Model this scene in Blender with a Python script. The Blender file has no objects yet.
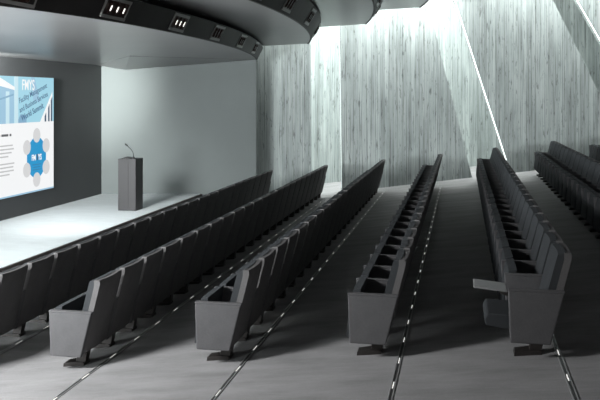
import bpy, bmesh, math, random
from mathutils import Vector, Matrix
random.seed(7)
PI = math.pi
SC = bpy.context.scene
COL = SC.collection

# ------------------------------------------------------------------ frame of the room
CZ = 2.61                                   # eye height above the floor of the third row
TH = math.atan(162.0 / 800.0)               # the eye looks this far to the stage side of the rows
CT, ST = math.cos(TH), math.sin(TH)
def floor_z(x):
    return 0.116 * (max(x, -4.8) + 2.35) - 0.05
STAGE_Z = CZ - 2.70
STAGE_X = -7.11                             # stage edge
SCREEN_X = -9.85                            # face of the screen wall
D_END, D_PANEL, D_BACK = 22.3, 23.4, 27.0   # depth of end wall, concrete panels, corridor back wall
def t_at(x, d):                             # row coordinate of a point at x, depth d
    return (d + x * ST) / CT

# ------------------------------------------------------------------ materials
def new_mat(name):
    m = bpy.data.materials.new(name); m.use_nodes = True
    nt = m.node_tree
    return m, nt, nt.nodes['Principled BSDF']
def N(nt, typ, **kw):
    n = nt.nodes.new(typ)
    for k, v in kw.items(): setattr(n, k, v)
    return n
def coords(nt, scale, kind='Object'):
    tc = N(nt, 'ShaderNodeTexCoord'); mp = N(nt, 'ShaderNodeMapping')
    mp.inputs['Scale'].default_value = scale
    nt.links.new(tc.outputs[kind], mp.inputs['Vector'])
    return mp.outputs['Vector']
def noise(nt, vec, scale, detail=4, rough=0.55):
    n = N(nt, 'ShaderNodeTexNoise')
    n.inputs['Scale'].default_value = scale; n.inputs['Detail'].default_value = detail
    n.inputs['Roughness'].default_value = rough
    nt.links.new(vec, n.inputs['Vector'])
    return n.outputs['Fac']
def ramp(nt, fac, stops):
    r = N(nt, 'ShaderNodeValToRGB')
    e = r.color_ramp.elements
    while len(e) < len(stops): e.new(0.5)
    for i, (p, c) in enumerate(stops):
        e[i].position = p; e[i].color = (*c, 1)
    nt.links.new(fac, r.inputs['Fac'])
    return r.outputs['Color']
def mix(nt, a, b, fac=0.5, mode='MULTIPLY'):
    m = N(nt, 'ShaderNodeMix', data_type='RGBA', blend_type=mode)
    m.inputs[0].default_value = fac
    nt.links.new(a, m.inputs[6]); nt.links.new(b, m.inputs[7])
    return m.outputs[2]
def bump(nt, p, h, strength, dist=0.01):
    b = N(nt, 'ShaderNodeBump'); b.inputs['Strength'].default_value = strength
    b.inputs['Distance'].default_value = dist
    nt.links.new(h, b.inputs['Height']); nt.links.new(b.outputs['Normal'], p.inputs['Normal'])
def plain(name, c, rough=0.6, metal=0.0, var=0.12, scale=6.0):
    m, nt, p = new_mat(name)
    f = noise(nt, coords(nt, (1, 1, 1)), scale, 3)
    lo = tuple(v * (1 - var) for v in c); hi = tuple(min(1, v * (1 + var)) for v in c)
    nt.links.new(ramp(nt, f, [(0.3, lo), (0.7, hi)]), p.inputs['Base Color'])
    p.inputs['Roughness'].default_value = rough; p.inputs['Metallic'].default_value = metal
    return m
def fabric(name, c, weave=320.0):
    m, nt, p = new_mat(name)
    v = coords(nt, (1, 1, 1))
    f = noise(nt, v, weave, 2, 0.7); g = noise(nt, v, 7.0, 3)
    a = ramp(nt, f, [(0.25, tuple(x * 0.72 for x in c)), (0.75, tuple(x * 1.28 for x in c))])
    b = ramp(nt, g, [(0.3, (0.88,) * 3), (0.7, (1.0,) * 3)])
    nt.links.new(mix(nt, a, b, 1.0), p.inputs['Base Color'])
    p.inputs['Roughness'].default_value = 0.92
    p.inputs['Specular IOR Level'].default_value = 0.08
    bump(nt, p, f, 0.25, 0.002)
    return m
def carpet(name, c, streak=0.35):
    m, nt, p = new_mat(name)
    s1 = noise(nt, coords(nt, (0.9, 3.2, 1)), 1.2, 6, 0.6)
    s2 = noise(nt, coords(nt, (3.0, 30.0, 1)), 1.6, 4, 0.6)
    s3 = noise(nt, coords(nt, (1, 1, 1)), 190.0, 2, 0.7)
    a = ramp(nt, s1, [(0.30, tuple(x * (1 - streak) for x in c)), (0.70, tuple(x * (1 + streak) for x in c))])
    b = ramp(nt, s2, [(0.3, (0.92,) * 3), (0.7, (1.04,) * 3)])
    e = ramp(nt, s3, [(0.25, (0.72,) * 3), (0.75, (1.15,) * 3)])
    nt.links.new(mix(nt, mix(nt, a, b, 1.0), e, 1.0), p.inputs['Base Color'])
    p.inputs['Roughness'].default_value = 0.95
    p.inputs['Specular IOR Level'].default_value = 0.15
    bump(nt, p, s3, 0.3, 0.004)
    return m
def concrete(name):
    m, nt, p = new_mat(name)
    tc = N(nt, 'ShaderNodeTexCoord'); sp = N(nt, 'ShaderNodeSeparateXYZ')
    nt.links.new(tc.outputs['Object'], sp.inputs[0])
    dv = N(nt, 'ShaderNodeMath', operation='DIVIDE'); dv.inputs[1].default_value = 0.13
    nt.links.new(sp.outputs['X'], dv.inputs[0])
    fl = N(nt, 'ShaderNodeMath', operation='FLOOR'); nt.links.new(dv.outputs[0], fl.inputs[0])
    wn = N(nt, 'ShaderNodeTexWhiteNoise', noise_dimensions='1D'); nt.links.new(fl.outputs[0], wn.inputs['W'])
    fr = N(nt, 'ShaderNodeMath', operation='FRACT'); nt.links.new(dv.outputs[0], fr.inputs[0])
    seam = ramp(nt, fr.outputs[0], [(0.0, (0.5,) * 3), (0.08, (1.0,) * 3), (0.94, (1.0,) * 3), (1.0, (0.5,) * 3)])
    board = ramp(nt, wn.outputs['Value'], [(0.0, (0.84,) * 3), (1.0, (1.08,) * 3)])
    big = noise(nt, coords(nt, (1.6, 1.6, 0.30)), 1.6, 5, 0.62)
    fine = noise(nt, coords(nt, (26.0, 26.0, 0.32)), 1.6, 4, 0.72)
    spots = noise(nt, coords(nt, (9.0, 9.0, 1.5)), 1.5, 6, 0.72)
    a = ramp(nt, big, [(0.30, (0.31, 0.345, 0.336)), (0.50, (0.40, 0.44, 0.43)), (0.70, (0.49, 0.53, 0.518))])
    b = ramp(nt, fine, [(0.35, (0.42,) * 3), (0.45, (0.92,) * 3), (0.66, (1.06,) * 3)])
    c = ramp(nt, spots, [(0.36, (0.36,) * 3), (0.44, (1.0,) * 3)])
    out = mix(nt, mix(nt, mix(nt, mix(nt, a, b, 1.0), c, 0.8), board, 1.0), seam, 0.7)
    nt.links.new(out, p.inputs['Base Color'])
    p.inputs['Roughness'].default_value = 0.85
    p.inputs['Specular IOR Level'].default_value = 0.2
    bump(nt, p, fine, 0.4, 0.02)
    return m
def glow(name, c, strength):
    m, nt, p = new_mat(name)
    p.inputs['Base Color'].default_value = (*c, 1)
    p.inputs['Emission Color'].default_value = (*c, 1)
    p.inputs['Emission Strength'].default_value = strength
    p.inputs['Roughness'].default_value = 0.5
    return m

M = {}
M['floor'] = carpet('grey_carpet', (0.27, 0.266, 0.266), 0.17)
M['stage'] = carpet('pale_carpet', (0.64, 0.675, 0.68), 0.06)
M['riser'] = plain('brown_grey_riser', (0.10, 0.085, 0.08), 0.7)
M['concrete'] = concrete('board_marked_concrete')
M['endwall'] = plain('grey_green_plaster', (0.145, 0.161, 0.158), 0.8, 0, 0.05, 0.8)
M['screenwall'] = plain('charcoal_panel', (0.042, 0.043, 0.045), 0.5, 0, 0.06, 0.6)
M['soffit'] = plain('grey_soffit', (0.185, 0.183, 0.183), 0.32, 0, 0.06, 0.7)
M['soffit'].node_tree.nodes['Principled BSDF'].inputs['Specular IOR Level'].default_value = 0.32
M['fascia'] = plain('dark_bronze_fascia', (0.024, 0.021, 0.020), 0.62, 0, 0.15, 2.0)
M['dark'] = plain('dark_void', (0.03, 0.03, 0.03), 0.9)
M['panel'] = fabric('grey_upholstery', (0.115, 0.113, 0.116))
M['shell'] = fabric('charcoal_back_cloth', (0.135, 0.130, 0.130))
M['cushion'] = fabric('blue_grey_cushion', (0.050, 0.0535, 0.057))
M['foot'] = plain('black_brown_metal', (0.028, 0.024, 0.022), 0.5, 0.3)
M['tablet'] = plain('grey_tablet', (0.26, 0.26, 0.26), 0.5)
M['lectern'] = plain('warm_grey_laminate', (0.030, 0.028, 0.029), 0.55, 0, 0.05)
M['lectern_dark_shaded'] = plain('dark_shaded_laminate', (0.035, 0.033, 0.034), 0.5, 0, 0.05)  # ledge's own dark tone; on the side panel the dark stands for shade
M['black'] = plain('black_plastic', (0.012, 0.012, 0.013), 0.45)
M['metal'] = plain('brushed_metal', (0.42, 0.42, 0.42), 0.38, 0.8)
M['frame_metal'] = plain('pale_lamp_frame', (0.36, 0.35, 0.34), 0.5, 0.2)
M['reflector'] = plain('red_brown_reflector', (0.045, 0.022, 0.018), 0.3, 0.3)
M['channel'] = plain('dark_strip_channel', (0.06, 0.06, 0.06), 0.4, 0.5)
M['channel_edge'] = plain('strip_rail_metal', (0.36, 0.36, 0.36), 0.45, 0.4)
M['bulb'] = glow('lamp_glow', (1.0, 0.95, 0.90), 1.3)
M['led'] = glow('floor_led_glow', (1.0, 0.97, 0.93), 0.7)
M['edge_led'] = glow('edge_led_glow', (0.94, 1.0, 0.98), 2.2)
M['edge_led_dim'] = glow('edge_led_dim_glow', (0.94, 1.0, 0.98), 0.75)

# ------------------------------------------------------------------ mesh helpers
def build(name, bm, mat, parent=None, loc=None, rotz=0.0, smooth=False):
    bmesh.ops.recalc_face_normals(bm, faces=bm.faces[:])
    me = bpy.data.meshes.new(name); bm.to_mesh(me); bm.free()
    if smooth:
        for p in me.polygons: p.use_smooth = True
    for m in (mat if isinstance(mat, (list, tuple)) else [mat]): me.materials.append(m)
    o = bpy.data.objects.new(name, me); COL.objects.link(o)
    if parent: o.parent = parent
    if loc is not None: o.location = loc
    o.rotation_euler.z = rotz
    return o
def box(bm, x0, x1, y0, y1, z0, z1, bev=0.0, seg=2):
    v = [bm.verts.new((x, y, z)) for x in (x0, x1) for y in (y0, y1) for z in (z0, z1)]
    f = [(0, 1, 3, 2), (4, 6, 7, 5), (0, 4, 5, 1), (2, 3, 7, 6), (0, 2, 6, 4), (1, 5, 7, 3)]
    fs = [bm.faces.new([v[i] for i in q]) for q in f]
    if bev:
        es = list({e for q in fs for e in q.edges})
        bmesh.ops.bevel(bm, geom=es, offset=bev, segments=seg, affect='EDGES', profile=0.6)
def prism(bm, poly, axis, a, b, bev=0.0, seg=2):
    """poly of (p, q) extruded from a to b; axis 'y': (x, z), 'x': (y, z), 'z': (x, y)"""
    def P(p, q, r):
        return {'y': (p, r, q), 'x': (r, p, q), 'z': (p, q, r)}[axis]
    A = [bm.verts.new(P(p, q, a)) for p, q in poly]; B = [bm.verts.new(P(p, q, b)) for p, q in poly]
    n = len(poly)
    fs = [bm.faces.new(A), bm.faces.new(B[::-1])]
    for i in range(n): fs.append(bm.faces.new((A[i], A[(i + 1) % n], B[(i + 1) % n], B[i])))
    if bev:
        es = list({e for q in fs for e in q.edges})
        bmesh.ops.bevel(bm, geom=es, offset=bev, segments=seg, affect='EDGES', profile=0.6)
def tube(bm, pts, r, n=10):
    rings = []
    pts = [Vector(p) for p in pts]
    for i, p in enumerate(pts):
        d = (pts[min(i + 1, len(pts) - 1)] - pts[max(i - 1, 0)]).normalized()
        a = d.orthogonal().normalized() if i == 0 else (rings_a - d * rings_a.dot(d)).normalized()
        rings_a = a; b = d.cross(a)
        rr = r[i] if isinstance(r, (list, tuple)) else r
        rings.append([bm.verts.new(p + (a * math.cos(2 * PI * k / n) + b * math.sin(2 * PI * k / n)) * rr) for k in range(n)])
    for i in range(len(rings) - 1):
        for k in range(n):
            bm.faces.new((rings[i][k], rings[i][(k + 1) % n], rings[i + 1][(k + 1) % n], rings[i + 1][k]))
    bm.faces.new(rings[0][::-1]); bm.faces.new(rings[-1])
def curved_slab(bm, front, back, y0, y1, ny=8, rnd=0.03):
    """front / back: functions (v in -1..1, s in 0..1) -> (x, z); closed slab between them, s going up"""
    ss = [0, .15, .3, .45, .6, .72, .82, .89, .93, .955, .975, .99, 1.0]; ns = len(ss) - 1
    def grid(fn):
        g = []
        for j in range(ns + 1):
            s = ss[j]; row = []
            for i in range(ny + 1):
                v = -1 + 2 * i / ny
                x, z = fn(v, s)
                y = (y0 + y1) / 2 + v * (y1 - y0) / 2
                if j == ns and i in (0, ny): z -= 0.003
                row.append(bm.verts.new((x, y, z)))
            g.append(row)
        return g
    F, B = grid(front), grid(back)
    for j in range(ns):
        for i in range(ny):
            bm.faces.new((F[j][i], F[j][i + 1], F[j + 1][i + 1], F[j + 1][i]))
            bm.faces.new((B[j][i], B[j + 1][i], B[j + 1][i + 1], B[j][i + 1]))
        bm.faces.new((F[j][0], F[j + 1][0], B[j + 1][0], B[j][0]))
        bm.faces.new((F[j][ny], B[j][ny], B[j + 1][ny], F[j + 1][ny]))
    for i in range(ny):
        bm.faces.new((F[0][i], B[0][i], B[0][i + 1], F[0][i + 1]))
        bm.faces.new((F[ns][i], F[ns][i + 1], B[ns][i + 1], B[ns][i]))
def empty(name, label, cat, loc, group=None):
    o = bpy.data.objects.new(name, None); COL.objects.link(o)
    o.empty_display_size = 0.1; o.location = loc
    tag(o, label, cat, group); return o
def tag(o, label, cat, group=None):
    o['label'] = label; o['category'] = cat
    if group: o['group'] = group
    return o
def struct(o):
    o['kind'] = 'structure'; return o

# ------------------------------------------------------------------ floor and stage
bm = bmesh.new()
xs = [-13.0, -4.8, 14.0]
ring = []
for x in xs:
    ring.append([bm.verts.new((x, y, floor_z(x) + dz)) for y in (-3.0, 32.0) for dz in (0, -0.4)])
for a, b in zip(ring, ring[1:]):
    bm.faces.new((a[0], a[2], b[2], b[0])); bm.faces.new((a[1], b[1], b[3], a[3]))
    bm.faces.new((a[0], b[0], b[1], a[1])); bm.faces.new((a[2], a[3], b[3], b[2]))
bm.faces.new((ring[0][0], ring[0][1], ring[0][3], ring[0][2])); bm.faces.new((ring[-1][0], ring[-1][2], ring[-1][3], ring[-1][1]))
struct(build('floor', bm, M['floor']))
bm = bmesh.new()
y_e = t_at(STAGE_X, D_END); y_w = t_at(SCREEN_X, D_END)
prism(bm, [(STAGE_X - 0.02, -3), (SCREEN_X - 0.4, -3), (SCREEN_X - 0.4, y_w + 0.1), (STAGE_X - 0.02, y_e + 0.0)], 'z', -0.9, STAGE_Z)
o = struct(build('floor_stage', bm, M['stage']))
bm = bmesh.new()
box(bm, STAGE_X - 0.02, STAGE_X + 0.015, -3, y_e - 0.02, -0.42, STAGE_Z + 0.004)
struct(build('trim_1', bm, M['riser']))

# ------------------------------------------------------------------ walls
def wall(name, quad, d0, d1, mat):
    """quad in (u, z) on the wall's own plane, from depth d0 to d1"""
    bm = bmesh.new(); prism(bm, quad, 'y', d0, d1)
    return struct(build(name, bm, mat, rotz=TH))
def U(x, d): return (x - 300.0) * d / 800.0
def Zp(y, d): return CZ + (97.0 - y) * d / 800.0
ZT = CZ + 6.2
def edge_u(xa, ya, xb, yb, z):             # panel edge as a slanted line
    d = D_PANEL
    za, zb = Zp(ya, d), Zp(yb, d); ua, ub = U(xa, d), U(xb, d)
    return ua + (ub - ua) * (z - za) / (zb - za)
def slanted(name, le, re, zb):
    l0 = le if isinstance(le, float) else None
    def at(e, z): return e if isinstance(e, float) else edge_u(*e, z)
    return wall(name, [(at(le, zb), zb), (at(re, zb), zb), (at(re, ZT), ZT), (at(le, ZT), ZT)], D_PANEL, D_PANEL + 0.32, M['concrete'])
EC_L = (340, 35, 342, 190); EC_R = (428, 3, 472, 177)
EE_L = (456.5, 3, 507, 160); EE_R = (553, 0, 600, 95)
EG_L = (578, 0, 600, 38)
slanted('wall_back', -4.5, U(311, D_PANEL), -0.7)
slanted('wall_back', EC_L, EC_R, -0.5)
slanted('wall_back', EE_L, EE_R, -0.1)
slanted('wall_back', EG_L, 22.0, -0.1)
wall('wall_corridor', [(-6, -0.9), (24, -0.9), (24, ZT), (-6, ZT)], D_BACK, D_BACK + 0.3, M['concrete'])
# plastered end wall of the stage, with its return towards the concrete
u_r = U(256, D_END)
wall('wall_end', [(U(70, D_END), -0.8), (u_r, -0.8), (u_r, CZ + 1.06), (U(70, D_END), CZ + 1.06)], D_END, D_PANEL - 0.02, M['endwall'])
bm = bmesh.new()
box(bm, SCREEN_X - 0.35, SCREEN_X, 6.0, t_at(SCREEN_X, D_END) - 0.005, -0.5, CZ + 1.05)
struct(build('wall_left', bm, M['screenwall']))

# ------------------------------------------------------------------ ceiling shells
def arc1(t):
    x = -4.58 - 0.0145 * (t - 13.2) ** 2
    if t < 11: x -= 0.03 * (11 - t) ** 2
    return x
def arc2(t): return -3.12 - 0.0155 * (t - 13.5) ** 2
def arc3(t): return -1.75 - 0.0145 * (t - 14.4) ** 2
def arc4(t): return -0.43 - 0.0145 * (t - 15.4) ** 2
T0, NT = 3.0, 40
D_SH = 22.25
def t_end(fn):
    t = 22.0
    for _ in range(30): t = t_at(fn(t), D_SH)
    return t
def ts_for(fn):
    te = t_end(fn); return [T0 + (te - T0) * i / NT for i in range(NT + 1)]
def shell(n, fn, z_left_fn, left_fn, z_low, z_top, lean, soffit_name, fascia_name, gap_close=None):
    """soffit from left_fn at z_left to the arc at z_low; dark fascia above the arc leaning out to z_top"""
    te = t_end(fn)
    bm = bmesh.new(); rows = []
    for i in range(NT + 1):
        k = i / NT
        t = T0 + (te - T0) * k
        xr = fn(t); xl = left_fn(t)
        d_here = t * CT - xr * ST
        tl = t_at(xl, d_here) if i == NT else t
        zl = z_left_fn(t)
        rows.append([(xl, tl, zl), (xl + (xr - xl) * 0.5, (tl + t) / 2, (zl + z_low) / 2), (xr, t, z_low)])
    up = z_top + 0.03
    grid = [[bm.verts.new(p) for p in r] for r in rows]
    for a, b in zip(grid, grid[1:]):
        for j in range(2): bm.faces.new((a[j], a[j + 1], b[j + 1], b[j]))
    # end cap and upper face close the shell
    tops = [(bm.verts.new((r[0][0], r[0][1], up)), bm.verts.new((r[2][0] - 0.02, r[2][1], up))) for r in rows]
    for a, b in zip(tops, tops[1:]): bm.faces.new((a[0], b[0], b[1], a[1]))
    bm.faces.new((grid[-1][0], grid[-1][1], grid[-1][2], tops[-1][1], tops[-1][0]))
    for i in range(NT):
        bm.faces.new((grid[i][0], grid[i + 1][0], tops[i + 1][0], tops[i][0]))
        bm.faces.new((grid[i][2], tops[i][1], tops[i + 1][1], grid[i + 1][2]))
    s = struct(build(soffit_name, bm, M['soffit']))
    # fascia
    bm = bmesh.new(); g = []
    for r in rows:
        x, t = r[2][0], r[2][1]
        g.append([bm.verts.new(p) for p in ((x - 0.02, t, z_low - 0.012), (x + 0.02, t, z_low - 0.012), (x + 0.02 + lean, t, z_top), (x - 0.02, t, z_top))])
    for a, b in zip(g, g[1:]):
        for j in range(4): bm.faces.new((a[j], a[(j + 1) % 4], b[(j + 1) % 4], b[j]))
    bm.faces.new(g[0]); bm.faces.new(g[-1][::-1])
    struct(build(fascia_name, bm, M['fascia']))
H1, H1T = CZ + 1.05, CZ + 1.36
H2, H2T = CZ + 1.485, CZ + 1.87
H3, H3T = CZ + 2.03, CZ + 2.45
H4, H4T = CZ + 2.49, CZ + 2.95
shell(1, arc1, lambda t: CZ + 0.886, lambda t: SCREEN_X + 0.0, H1, H1T, 0.16, 'ceiling', 'trim_2')
shell(2, arc2, lambda t: H1T + 0.09 - 0.065 * max(0, (t - 12) / 10), lambda t: arc1(t) - 0.35, H2, H2T, 0.24, 'ceiling', 'trim_3')
shell(3, arc3, lambda t: H2T + 0.02, lambda t: arc2(t) - 0.3, H3, H3T, 0.28, 'ceiling', 'trim_4')
shell(4, arc4, lambda t: H3T - 0.06, lambda t: arc3(t) - 0.1, H4, H4T, 0.28, 'ceiling', 'trim_5')
# upper roof over the seats and a lower corner where the stage soffit meets the end wall
bm = bmesh.new()
prism(bm, [(-12, -3), (13, -3), (13, t_at(13, D_SH)), (-12, t_at(-12, D_SH))], 'z', CZ + 3.05, CZ + 3.3)
struct(build('ceiling_roof', bm, M['soffit']))
bm = bmesh.new()
ub, uc, ud = U(101, D_END), U(125, D_END), U(256, D_END)
def W(u, d, z): return Vector((u * CT - d * ST, u * ST + d * CT, z))
pts = [W(ub - 0.15, D_END, CZ + 0.89), W(uc, D_END, CZ + 0.755), W(ud, D_END, CZ + 1.04), Vector((-7.6, 17.5, CZ + 0.95)), Vector((-9.9, 20.5, CZ + 0.885))]
low = [bm.verts.new(p) for p in pts]; hi = [bm.verts.new(p + Vector((0, 0, 0.12))) for p in pts]
for q in ((0, 1, 4), (1, 3, 4), (1, 2, 3)):
    bm.faces.new([low[i] for i in q]); bm.faces.new([hi[i] for i in q[::-1]])
for a, b in ((0, 1), (1, 2), (2, 3), (3, 4), (4, 0)): bm.faces.new((low[a], hi[a], hi[b], low[b]))
struct(build('ceiling_corner', bm, M['soffit']))

# ------------------------------------------------------------------ downlight units in the fascias
def fascia_unit(name, fn, t, zl, zt, lean, label, group, glowing=True, w=0.62):
    x = fn(t); e = 0.05
    tang = Vector((fn(t + e) - fn(t - e), 2 * e, 0)).normalized()
    up = Vector((lean, 0, zt - zl)).normalized()
    nrm = tang.cross(up).normalized()
    if nrm.x < 0: nrm = -nrm
    ctr = Vector((x + 0.02 + lean / 2, t, (zl + zt) / 2))
    root = empty(name, label, 'lamp', ctr, group)
    R = Matrix((tang, up, nrm)).transposed().to_4x4()
    root.matrix_world = Matrix.Translation(ctr) @ R
    hh = (zt - zl) * 0.5
    f = bmesh.new()                        # local x along the band, y up the band, z out
    hw = w / 2
    for a in ((-hw, hw, hh * 0.68, hh * 0.96), (-hw, hw, -hh * 0.96, -hh * 0.68)): box(f, a[0], a[1], a[2], a[3], -0.02, 0.022)
    for a in ((-hw, -hw + 0.02, -hh * 0.7, hh * 0.7), (hw - 0.02, hw, -hh * 0.7, hh * 0.7)): box(f, a[0], a[1], a[2], a[3], -0.02, 0.018)
    build('frame', f, M['frame_metal'], root)
    f = bmesh.new(); box(f, -hw + 0.02, hw - 0.02, -hh * 0.68, hh * 0.68, -0.02, 0.006)
    build('backplate', f, M['reflector'], root)
    for k in (-1, 0, 1):
        cx = k * w * 0.27
        f = bmesh.new()
        tube(f, [(cx, -hh * 0.62, 0.0), (cx, -hh * 0.5, 0.0), (cx, hh * 0.5, 0.0), (cx, hh * 0.62, 0.0)], [w * 0.02, w * 0.055, w * 0.055, w * 0.02], 12)
        l = build('lamp_housing', f, M['reflector'], root)
        f = bmesh.new()
        tube(f, [(cx, -hh * 0.40, 0.018), (cx, -hh * .2, 0.024), (cx, hh * .2, 0.024), (cx, hh * 0.40, 0.018)], [w * 0.008, w * 0.026, w * 0.026, w * 0.008], 10)
        build('bulb', f, M['bulb'] if glowing else M['metal'], l)
OR = ['first', 'second', 'third', 'fourth', 'fifth', 'sixth', 'seventh', 'eighth', 'ninth', 'tenth', 'eleventh', 'twelfth',
      'thirteenth', 'fourteenth', 'fifteenth', 'sixteenth', 'seventeenth', 'eighteenth', 'nineteenth', 'twentieth',
      'twenty-first', 'twenty-second', 'twenty-third', 'twenty-fourth', 'twenty-fifth', 'twenty-sixth']
u1 = [8.4, 10.2, 12.3, 14.4, 16.6, 18.9]
for i, t in enumerate(u1):
    k = len(u1) - 1 - i
    fascia_unit('ceiling_downlight', arc1, t, H1, H1T, 0.16, f'triple downlight in lowest ceiling band over the stage, {OR[k]} from the concrete wall', 'downlights in the lowest ceiling band', i < 3)
u2 = [11.85, 13.85, 16.4, 19.7]
for i, t in enumerate(u2):
    k = len(u2) - 1 - i
    fascia_unit('ceiling_downlight', arc2, t, H2, H2T, 0.24, f'triple downlight in second ceiling band up, {OR[k]} from the concrete wall', 'downlights in the second ceiling band', False, 0.66)
u3 = [18.0, 20.4]
for i, t in enumerate(u3):
    k = len(u3) - 1 - i
    fascia_unit('ceiling_downlight', arc3, t, H3, H3T, 0.28, f'triple downlight in third ceiling band up, {OR[k]} from the concrete wall', 'downlights in the third ceiling band', False, 0.66)

# ------------------------------------------------------------------ edge lights on the concrete panels
def edge_light(edge, label, zb, mat='edge_led', wd=0.035):
    bm = bmesh.new()
    z0, z1 = zb, CZ + 5.0
    a0, a1 = edge_u(*edge, z0), edge_u(*edge, z1)
    for (ua, za, ub_, zb_) in ((a0, z0, a1, z1),):
        vs = [bm.verts.new((u + du, d, z)) for u, z in ((ua, za), (ub_, zb_)) for du in (-wd * 0.45, -0.004) for d in (D_PANEL + 0.04, D_PANEL + 0.09)]
        for q in ((0, 1, 3, 2), (4, 6, 7, 5), (0, 4, 5, 1), (2, 3, 7, 6), (0, 2, 6, 4), (1, 5, 7, 3)): bm.faces.new([vs[i] for i in q])
    o = build('edge_light', bm, M[mat], rotz=TH)
    tag(o, label, 'light', 'light lines along the concrete panel edges')
edge_light(EC_L, 'white upright light line on concrete panel edge behind the second row', -0.05, 'edge_led_dim', 0.025)
edge_light(EE_L, 'white slanting light line on concrete panel edge behind the fifth row', 0.35)
edge_light(EG_L, 'white slanting light line high up on concrete near the ceiling corner', 1.0)

# ------------------------------------------------------------------ chairs
PITCH = 0.63
def mesh_of(bm, name, mat, smooth=False):
    o = build(name, bm, mat, smooth=smooth); me = o.data
    bpy.data.objects.remove(o); return me
ME = {}
bm = bmesh.new(); prism(bm, [(-.262, .556), (.214, .556), (.098, .10), (-.245, .10)], 'y', -.03, .03, .014, 3)
ME['side_panel'] = mesh_of(bm, 'side_panel', M['panel'])
bm = bmesh.new(); prism(bm, [(-.262, .573), (.218, .573), (.214, .555), (-.262, .555)], 'y', -.0302, .0302, .005, 2)
ME['armrest'] = mesh_of(bm, 'armrest', M['panel'])
Y0, Y1 = 0.036, PITCH - 0.048
def rear(v, s):
    z = 0.12 + 0.775 * s
    return (0.104 + (z - 0.11) * 0.255 - 0.012 * v * v - 0.016 * max(0, (s - 0.92) / 0.08) ** 2, z - 0.008 * (1 - v * v) * (s ** 6))
def rear_in(v, s):
    x, z = rear(v, min(s, 0.92)); return (x - 0.06, 0.12 + 0.775 * s - 0.008 * (1 - v * v) * s ** 6)
bm = bmesh.new(); curved_slab(bm, rear_in, rear, Y0, Y1)
ME['back_shell'] = mesh_of(bm, 'back_shell', M['shell'])
def cush_back(v, s):
    z = 0.30 + 0.594 * s
    return (0.104 + (z - 0.11) * 0.255 - 0.012 * v * v - 0.061, z)
def cush_front(v, s):
    x, z = cush_back(v, s)
    return (x - 0.066 - 0.014 * math.sin(PI * min(1, max(0, s))) * (1 - v ** 4), z - 0.012 * (s ** 8))
bm = bmesh.new(); curved_slab(bm, cush_front, cush_back, Y0 + 0.004, Y1 - 0.004)
ME['backrest'] = mesh_of(bm, 'backrest', M['cushion'])
def seat_back(v, s):
    z = 0.14 + 0.465 * s
    return (-0.212 + 0.068 * s, z)
def seat_front(v, s):
    x, z = seat_back(v, s)
    return (x - 0.068 - 0.026 * math.sin(PI * (0.1 + 0.8 * s)) * (1 - 0.5 * v ** 4), z - 0.012 * s ** 8)
bm = bmesh.new(); curved_slab(bm, seat_front, seat_back, Y0 + 0.004, Y1 + 0.0)
ME['seat'] = mesh_of(bm, 'seat', M['cushion'])
bm = bmesh.new(); prism(bm, [(-.455, .225), (-.468, .28), (-.44, .335), (-.20, .325), (.02, .30), (.02, .20), (-.30, .205)], 'y', Y0 + .004, Y1, .018, 3)
ME['seat_down'] = mesh_of(bm, 'seat', M['cushion'])
bm = bmesh.new(); prism(bm, [(-.075, .0), (.036, .0), (.058, .12), (.10, .32), (.05, .32), (-.045, .14)], 'y', .185, .275, .006, 2)
ME['leg'] = mesh_of(bm, 'leg', M['foot'])
bm = bmesh.new(); prism(bm, [(-.200, -.03), (.042, -.03), (.042, .022), (.03, .036), (-.07, .036), (-.195, .014)], 'y', .16, .31, .005, 2)
ME['base_plate'] = mesh_of(bm, 'base_plate', M['foot'])
bm = bmesh.new(); prism(bm, [(-.560, .556), (-.555, .572), (-.268, .545), (-.268, .529)], 'y', .03, .34, .006, 2)
ME['writing_tablet'] = mesh_of(bm, 'writing_tablet', M['tablet'])
bm = bmesh.new(); prism(bm, [(-.33, .515), (-.33, .532), (-.20, .535), (-.20, .48)], 'y', .03, .075, .004, 1)
ME['tablet_arm'] = mesh_of(bm, 'tablet_arm', M['foot'])

def part(name, root, dy=0.0, key=None):
    o = bpy.data.objects.new(name, ME[key or name]); COL.objects.link(o)
    o.parent = root; o.location = (0, dy, 0.0 if name in ('leg', 'base_plate') else 0.05); return o
def make_chair(x, y, end, down, label, group):
    r = empty('auditorium_chair', label, 'chair', (x, y, floor_z(x)), group)
    part('side_panel', r); part('armrest', r); part('back_shell', r); part('backrest', r)
    part('seat', r, 0, 'seat_down' if down else 'seat')
    l = part('leg', r); b = part('base_plate', r)
    if down:
        part('writing_tablet', r)['label'] = 'pale grey folding writing tablet'
        part('tablet_arm', r)
    if end:
        part('side_panel', r, PITCH); part('armrest', r, PITCH); part('leg', r, PITCH - .16); part('base_plate', r, PITCH - .16)
    return r
ROWS = [  # base x, t of the near end, seats, first seat built, name
    (-5.36, 7.51, 22, 0, 'front row', 'far'),
    (-3.96, 7.68, 23, 0, 'second row from the stage', 'near'),
    (-2.345, 7.62, 23, 0, 'third row from the stage', 'near'),
    (-0.80, 7.54, 23, 0, 'fourth row from the stage', 'near'),
    (0.66, 7.28, 24, 0, 'fifth row from the stage', 'near'),
    (2.20, 7.60, 24, 5, 'sixth row from the stage', 'far'),
    (3.72, 7.60, 25, 18, 'seventh row from the stage', 'far'),
]
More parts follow.
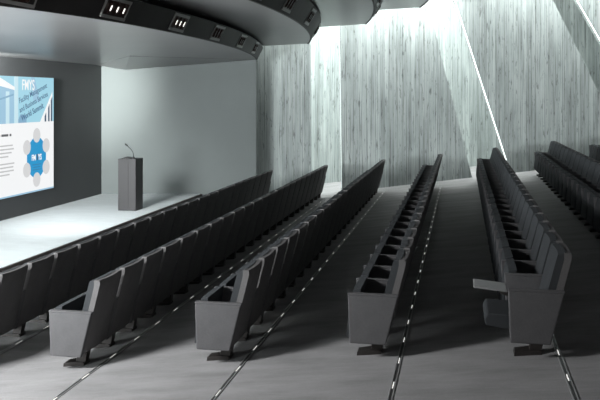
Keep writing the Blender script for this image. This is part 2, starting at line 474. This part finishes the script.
for ri, (bx, t0, n, first, rname, side) in enumerate(ROWS):
    for k in range(first, n):
        down = (ri == 4 and k == 0)
        end = (k == n - 1)
        if side == 'near':
            if k == 0:
                label = {1: 'grey end chair opening the second row from the stage, pale side panel lit',
                         2: 'grey end chair opening the third row from the stage',
                         3: 'grey end chair opening the fourth row from the stage, its foot facing bare floor',
                         4: 'end chair of fifth row, seat down and grey writing tablet folded out'}[ri]
            elif end:
                label = f'folded grey chair closing the {rname}, beside the concrete wall'
            else:
                label = f'folded grey chair, {OR[k]} from the open end of the {rname}'
        else:
            j = n - 1 - k
            label = f'folded dark grey chair, {OR[j]} from the concrete wall in the {rname}'
        make_chair(bx, t0 + k * PITCH, end, down, label, f'chairs of the {rname}')

# ------------------------------------------------------------------ floor light strips
RA = math.atan(0.116)
LEDM = None
for ri, (sx, ta, tb, lab) in enumerate([
        (-5.2, 6.5, 21.6, 'front row'), (-3.72, 4.6, 21.9, 'second row'), (-2.125, 4.6, 22.2, 'third row'),
        (-0.573, 4.6, 22.2, 'fourth row'), (0.845, 4.6, 22.3, 'fifth row'), (2.46, 9.0, 22.4, 'sixth row')]):
    r = empty('floor_light_strip', f'thin floor strip with small white lights behind the {lab} of chairs', 'light strip', (sx, ta, floor_z(sx)), 'light strips in the floor')
    r.rotation_euler.y = -RA
    L = tb - ta
    bm = bmesh.new(); box(bm, -.012, .012, 0, L, -.01, .003); build('channel', bm, M['channel'], r)
    for s in (-1, 1):
        bm = bmesh.new(); box(bm, s * .017 - .005, s * .017 + .005, 0, L, -.01, .008); build('rail', bm, M['channel_edge'], r)
    y = 0.2
    while y < L - 0.3:
        if LEDM is None:
            bm = bmesh.new(); box(bm, -.0045, .0045, 0, .15, 0, .006, .002, 1); LEDM = mesh_of(bm, 'lamp', M['led'])
        o = bpy.data.objects.new('lamp', LEDM); COL.objects.link(o); o.parent = r; o.location = (0, y, 0)
        y += 0.65

# ------------------------------------------------------------------ lectern and microphone
LX0, LX1, LY0, LY1, LH = -8.01, -7.57, 17.78, 18.21, 1.23
r = empty('lectern', 'tall grey box lectern standing on the pale stage', 'lectern', ((LX0 + LX1) / 2, (LY0 + LY1) / 2, STAGE_Z))
hx, hy = (LX1 - LX0) / 2, (LY1 - LY0) / 2
bm = bmesh.new(); box(bm, -hx, hx, -hy, hy, 0.0, LH - .03, .004, 1); build('body', bm, M['lectern'], r)
bm = bmesh.new(); box(bm, -hx, .035, -hy - .006, -hy, .02, LH - .03, .002, 1); build('front_panel', bm, M['lectern'], r)
bm = bmesh.new(); box(bm, .039, hx, -hy - .006, -hy, .02, LH - .03, .002, 1); build('front_panel', bm, M['lectern'], r)
bm = bmesh.new(); box(bm, hx, hx + .006, -hy, hy, .02, LH - .03, .002, 1)
o = build('side_panel', bm, M['lectern_dark_shaded'], r); o['label'] = 'side panel facing the seats, coloured dark for shade'
bm = bmesh.new(); box(bm, -hx - .004, hx + .008, -hy - .008, hy + .004, LH - .03, LH, .004, 1); build('top', bm, M['lectern'], r)
bm = bmesh.new(); prism(bm, [(-.13, LH), (.04, LH), (.04, LH + .012), (-.13, LH + .035)], 'y', -.12, .14, .003, 1); build('reading_ledge', bm, M['lectern_dark_shaded'], r)
mr = empty('gooseneck_microphone', 'thin black gooseneck microphone bending over the lectern top', 'microphone', (-7.66, 17.86, STAGE_Z + LH + .001))
bm = bmesh.new(); tube(bm, [(0, 0, 0), (0, 0, .035), (0, 0, .05)], [.035, .033, .016], 16); build('base', bm, M['black'], mr)
neck = [(0, 0, .045), (0, 0, .11), (-.012, 0, .15), (-.05, 0, .21), (-.10, 0, .26), (-.15, 0, .305)]
bm = bmesh.new(); tube(bm, neck, .009, 8); build('stem', bm, M['black'], mr, smooth=True)
bm = bmesh.new(); tube(bm, [(-.145, 0, .30), (-.155, 0, .31), (-.20, 0, .345), (-.215, 0, .357)], [.012, .021, .021, .010], 12); build('head', bm, M['black'], mr, smooth=True)

# ------------------------------------------------------------------ projection screen
SY1, SY0 = 18.0, 13.2
SZ1, SZ0 = CZ + 0.463, CZ - 2.22
SF = SCREEN_X + 0.05
scr = empty('projection_screen', 'large lit presentation screen on the charcoal wall beside the stage', 'screen', (SCREEN_X + 0.0, (SY0 + SY1) / 2, SZ0))
def flat(name, poly, mat, off, thick=0.002, label=None):
    """poly in (t, z) world, standing on the screen face"""
    bm = bmesh.new()
    cy, cz = (SY0 + SY1) / 2, SZ0
    prism(bm, [(y - cy, z - cz) for y, z in poly], 'x', 0.05 + off, 0.05 + off + thick)
    o = build(name, bm, mat, scr)
    if label: o['label'] = label
    return o
EM = 1.0
def sm(name, c): return glow('screen_' + name, c, 0.92)
S = {'white': sm('white', (0.95, 0.96, 0.97)), 'sky': sm('sky', (0.36, 0.68, 0.82)), 'pale': sm('pale', (0.60, 0.82, 0.90)),
     'glass': sm('glass', (0.33, 0.56, 0.74)), 'glassd': sm('glass_dark', (0.22, 0.42, 0.60)), 'navy': sm('navy', (0.03, 0.07, 0.14)),
     'blue': sm('blue', (0.0, 0.30, 0.62)), 'text': sm('text', (0.05, 0.14, 0.26)), 'grey': sm('grey', (0.55, 0.55, 0.56)),
     'lgrey': sm('light_grey', (0.69, 0.69, 0.70)), 'dkgrey': sm('dark_grey', (0.10, 0.10, 0.11))}
for m in S.values():
    m.node_tree.nodes['Principled BSDF'].inputs['Base Color'].default_value = (0.02, 0.02, 0.02, 1)
bm = bmesh.new(); box(bm, 0, .05, -(SY1 - SY0) / 2, (SY1 - SY0) / 2, 0, SZ1 - SZ0); build('screen_panel', bm, S['white'], scr)
ZB = SZ1 - 1.05                               # foot of the photograph band
def R_(a, b, c, d): return [(a, c), (b, c), (b, d), (a, d)]
flat('picture_sky', R_(SY0, SY1, ZB, SZ1), S['sky'], 0)
flat('picture_building', [(SY0, ZB), (16.22, ZB), (16.25, SZ1 - .30), (15.6, SZ1 - .22), (SY0, SZ1 - .1)], S['glass'], .002)
for y in (13.5, 14.0, 14.5, 15.0, 15.45, 15.9): flat('picture_building', R_(y, y + .14, ZB, SZ1 - .34), S['pale' if y > 15.6 else 'glassd'], .004)
flat('picture_roof', [(15.3, SZ1 - .25), (15.65, SZ1 - .03), (16.25, SZ1 - .24), (16.25, SZ1 - .31), (15.65, SZ1 - .22), (15.3, SZ1 - .32)], S['white'], .006)
flat('picture_roof', [(14.0, ZB + .2), (16.2, ZB + .62), (16.2, ZB + .66), (14.0, ZB + .24)], S['glassd'], .006)
flat('picture_building', R_(16.24, 16.40, ZB, SZ1), S['pale'], .004)
flat('picture_building', [(16.95, SZ1), (17.1, SZ1), (17.35, ZB + .45), (17.05, ZB + .5)], S['glass'], .003)
flat('picture_building', [(17.35, ZB), (17.93, ZB + .72), (17.93, ZB)], S['white'], .004)
for a, h in ((17.56, .22), (17.72, .42), (17.85, .60)): flat('picture_building', [(a, ZB), (a + .07, ZB), (a + .07, ZB + h), (a, ZB + h - .1)], S['navy'], .006)
flat('picture_building', [(16.35, ZB), (16.75, ZB), (16.75, ZB + .16), (16.5, ZB + .2)], S['glassd'], .003)
flat('band_edge', R_(SY0, SY1, SZ0, SZ0 + .035), S['glass'], 0)
def text(s, y, z, size, rot, mat, off, name='lettering', align='LEFT', bold=0.0, sx=1.0):
    cu = bpy.data.curves.new('lettering', 'FONT'); cu.body = s; cu.size = size; cu.align_x = align
    cu.extrude = 0.001; cu.offset = bold
    tmp = bpy.data.objects.new('lettering_source', cu); COL.objects.link(tmp)
    bpy.context.view_layer.update()
    me = bpy.data.meshes.new_from_object(tmp.evaluated_get(bpy.context.evaluated_depsgraph_get()))
    bpy.data.objects.remove(tmp); bpy.data.curves.remove(cu)
    me.materials.clear(); me.materials.append(mat)
    A = Matrix(((0, 0, 1), (1, 0, 0), (0, 1, 0))).to_4x4()      # letters' x -> world y, y -> world z
    cy, cz = (SY0 + SY1) / 2, SZ0
    T = Matrix.Translation((0.05 + off, y - cy, z - cz)) @ A @ Matrix.Rotation(rot, 4, 'Z') @ Matrix.Diagonal((sx, 1, 1, 1))
    me.transform(T)
    o = bpy.data.objects.new(name, me); COL.objects.link(o); o.parent = scr
    return o
A17 = math.radians(17)
text('FMYS', 16.55, SZ1 - .30, .34, 0, S['white'], .008, bold=.004, sx=.70)
text('Facility Management', 16.44, ZB + .44, .175, A17, S['text'], .010, bold=.002, sx=.90)
text('and Business Services', 16.46, ZB + .23, .175, A17, S['text'], .010, bold=.002, sx=.86)
text('World Summit', 16.54, ZB + .04, .185, A17, S['text'], .010, bold=.004, sx=.90)
# white half: heading, paragraph lines
z = ZB - .28
for a, b in ((13.6, 14.3), (14.36, 14.9), (14.98, 15.5), (15.56, 15.68), (15.73, 16.0), (16.05, 16.12)): flat('heading_line', R_(a, b, z, z + .05), S['dkgrey'], .002)
for k, (dz, e) in enumerate(((-.50, 16.18), (-.58, 16.22), (-.66, 16.13), (-.74, 16.0), (-.90, 16.24), (-.98, 16.2), (-1.06, 16.22), (-1.14, 16.05))):
    flat('text_line', R_(13.6, e, ZB + dz, ZB + dz + .03), S['grey'], .002)
LY, LZ = 17.20, CZ - 1.42
pt = []
for k in range(24):
    a = 2 * PI * k / 24; rr = 0.50 if (k % 4) == 2 else (0.43 if k % 2 else 0.42)
    pt.append((LY + rr * math.cos(a) * 1.02, LZ + rr * math.sin(a) * 1.15))
flat('emblem', pt, S['blue'], .002)
for k in range(6):
    a = PI / 2 + k * PI / 3
    cy, cz_ = LY + .50 * math.cos(a), LZ + .52 * math.sin(a)
    flat('emblem_disc', [(cy + .165 * math.cos(2 * PI * i / 24), cz_ + .17 * math.sin(2 * PI * i / 24)) for i in range(24)], S['lgrey'], .004)
text('FM', LY - .23, LZ - .06, .19, 0, S['white'], .006, bold=.006, sx=.80)
text('YS', LY + .06, LZ - .06, .19, 0, S['white'], .006, bold=.006, sx=.80)
flat('emblem_figure', R_(LY - .005, LY + .045, LZ - .06, LZ + .08), S['navy'], .006)
for dz, w in ((-.17, .2), (-.23, .16), (-.29, .18)): flat('emblem_line', R_(LY - w, LY + w, LZ + dz, LZ + dz + .012), S['text'], .006)

# ------------------------------------------------------------------ light
def area(name, loc, target, sx, sy, power, color=(1, 1, 1), spread=PI):
    l = bpy.data.lights.new(name, 'AREA'); l.shape = 'RECTANGLE'; l.size = sx; l.size_y = sy
    l.energy = power; l.color = color; l.spread = spread
    o = bpy.data.objects.new(name, l); COL.objects.link(o)
    o.location = loc
    d = (Vector(target) - Vector(loc)).normalized()
    q = d.to_track_quat('-Z', 'Y'); o.rotation_euler = q.to_euler()
    return o
def slot(name, d, u0, u1, w, z, power, tilt=0.0, color=(0.94, 1.0, 0.985), spread=PI):
    c = W((u0 + u1) / 2, d, z)
    o = area(name, c, c + Vector((0, 0, -1)), u1 - u0, w, power, color, spread)
    o.rotation_euler = (Matrix.Rotation(TH, 4, 'Z') @ Matrix.Rotation(tilt, 4, 'X')).to_euler()
    return o
SL = math.radians(100)
slot('daylight_slot', 22.8, -1.1, 4.6, 0.6, CZ + 3.3, 150, 0.42, spread=SL)
slot('daylight_slot', 22.8, 4.8, 13, 0.6, CZ + 4.6, 330, 0.30, spread=SL)
slot('daylight_slot', 25.2, -3, 5.5, 2.2, CZ + 4.6, 1450)
slot('daylight_slot', 25.2, 5.8, 14, 2.2, CZ + 5.4, 150)
area('side_window_light', (-9.6, 3.0, CZ - 1.3), (-6.5, 9.0, CZ + 1.4), 4.0, 1.6, 940, (0.93, 0.985, 1.0), math.radians(85))
area('stage_light', (-8.2, 8.4, CZ + 0.80), (-8.4, 18.0, 0.1), 2.5, 1.0, 270, (0.93, 0.99, 1.0), math.radians(85))
area('front_light', (-6.6, 5.1, CZ + 0.93), (-4.2, 7.9, -0.4), 1.3, 1.0, 650, (0.97, 0.985, 1.0))
area('rear_fill', (5.0, -2.5, CZ + 0.2), (-5.0, 11.0, 0.0), 2.5, 1.2, 60, (1.0, 0.975, 0.95))  # added fill for the chair backs, not a fitting of the room
def spot(name, loc, target, power, size, radius, blend=1.0, color=(1, 1, 1)):
    l = bpy.data.lights.new(name, 'SPOT'); l.energy = power; l.spot_size = math.radians(size); l.spot_blend = blend
    l.shadow_soft_size = radius; l.color = color
    o = bpy.data.objects.new(name, l); COL.objects.link(o); o.location = loc
    o.rotation_euler = (Vector(target) - Vector(loc)).to_track_quat('-Z', 'Y').to_euler()
    return o
spot('stage_fill_spot', (-7.6, 10.9, CZ + 0.78), (-8.2, 18.2, -0.3), 2700, 46, 0.45, 1.0, (0.95, 0.99, 1.0))  # added spot that lifts the back of the stage, no modelled fitting
spot('wall_washer', (-9.2, 12.6, CZ - 0.3), (-10.3, 21.0, CZ - 0.9), 2700, 38, 0.15, 1.0, (0.95, 1.0, 0.985))
spot('wall_washer', (-9.40, 13.2, CZ + 0.72), (-9.95, 17.0, CZ + 0.66), 6000, 40, 0.12, 1.0, (0.95, 1.0, 0.985))

w = bpy.data.worlds.new('room_air'); w.use_nodes = True; SC.world = w
w.node_tree.nodes['Background'].inputs[0].default_value = (0.8, 0.9, 1.0, 1)
w.node_tree.nodes['Background'].inputs[1].default_value = 0.03

# ------------------------------------------------------------------ camera
cd = bpy.data.cameras.new('camera'); cam = bpy.data.objects.new('camera', cd); COL.objects.link(cam)
cam.location = (0, 0, CZ); cam.rotation_euler = (PI / 2, 0, TH)
cd.sensor_width = 36.0; cd.lens = 48.0; cd.shift_y = -103.0 / 600.0
cd.clip_end = 200
SC.camera = cam
vs = SC.view_settings
vs.view_transform = 'Standard'; vs.look = 'None'; vs.exposure = 0.0; vs.gamma = 1.0; vs.use_curve_mapping = False
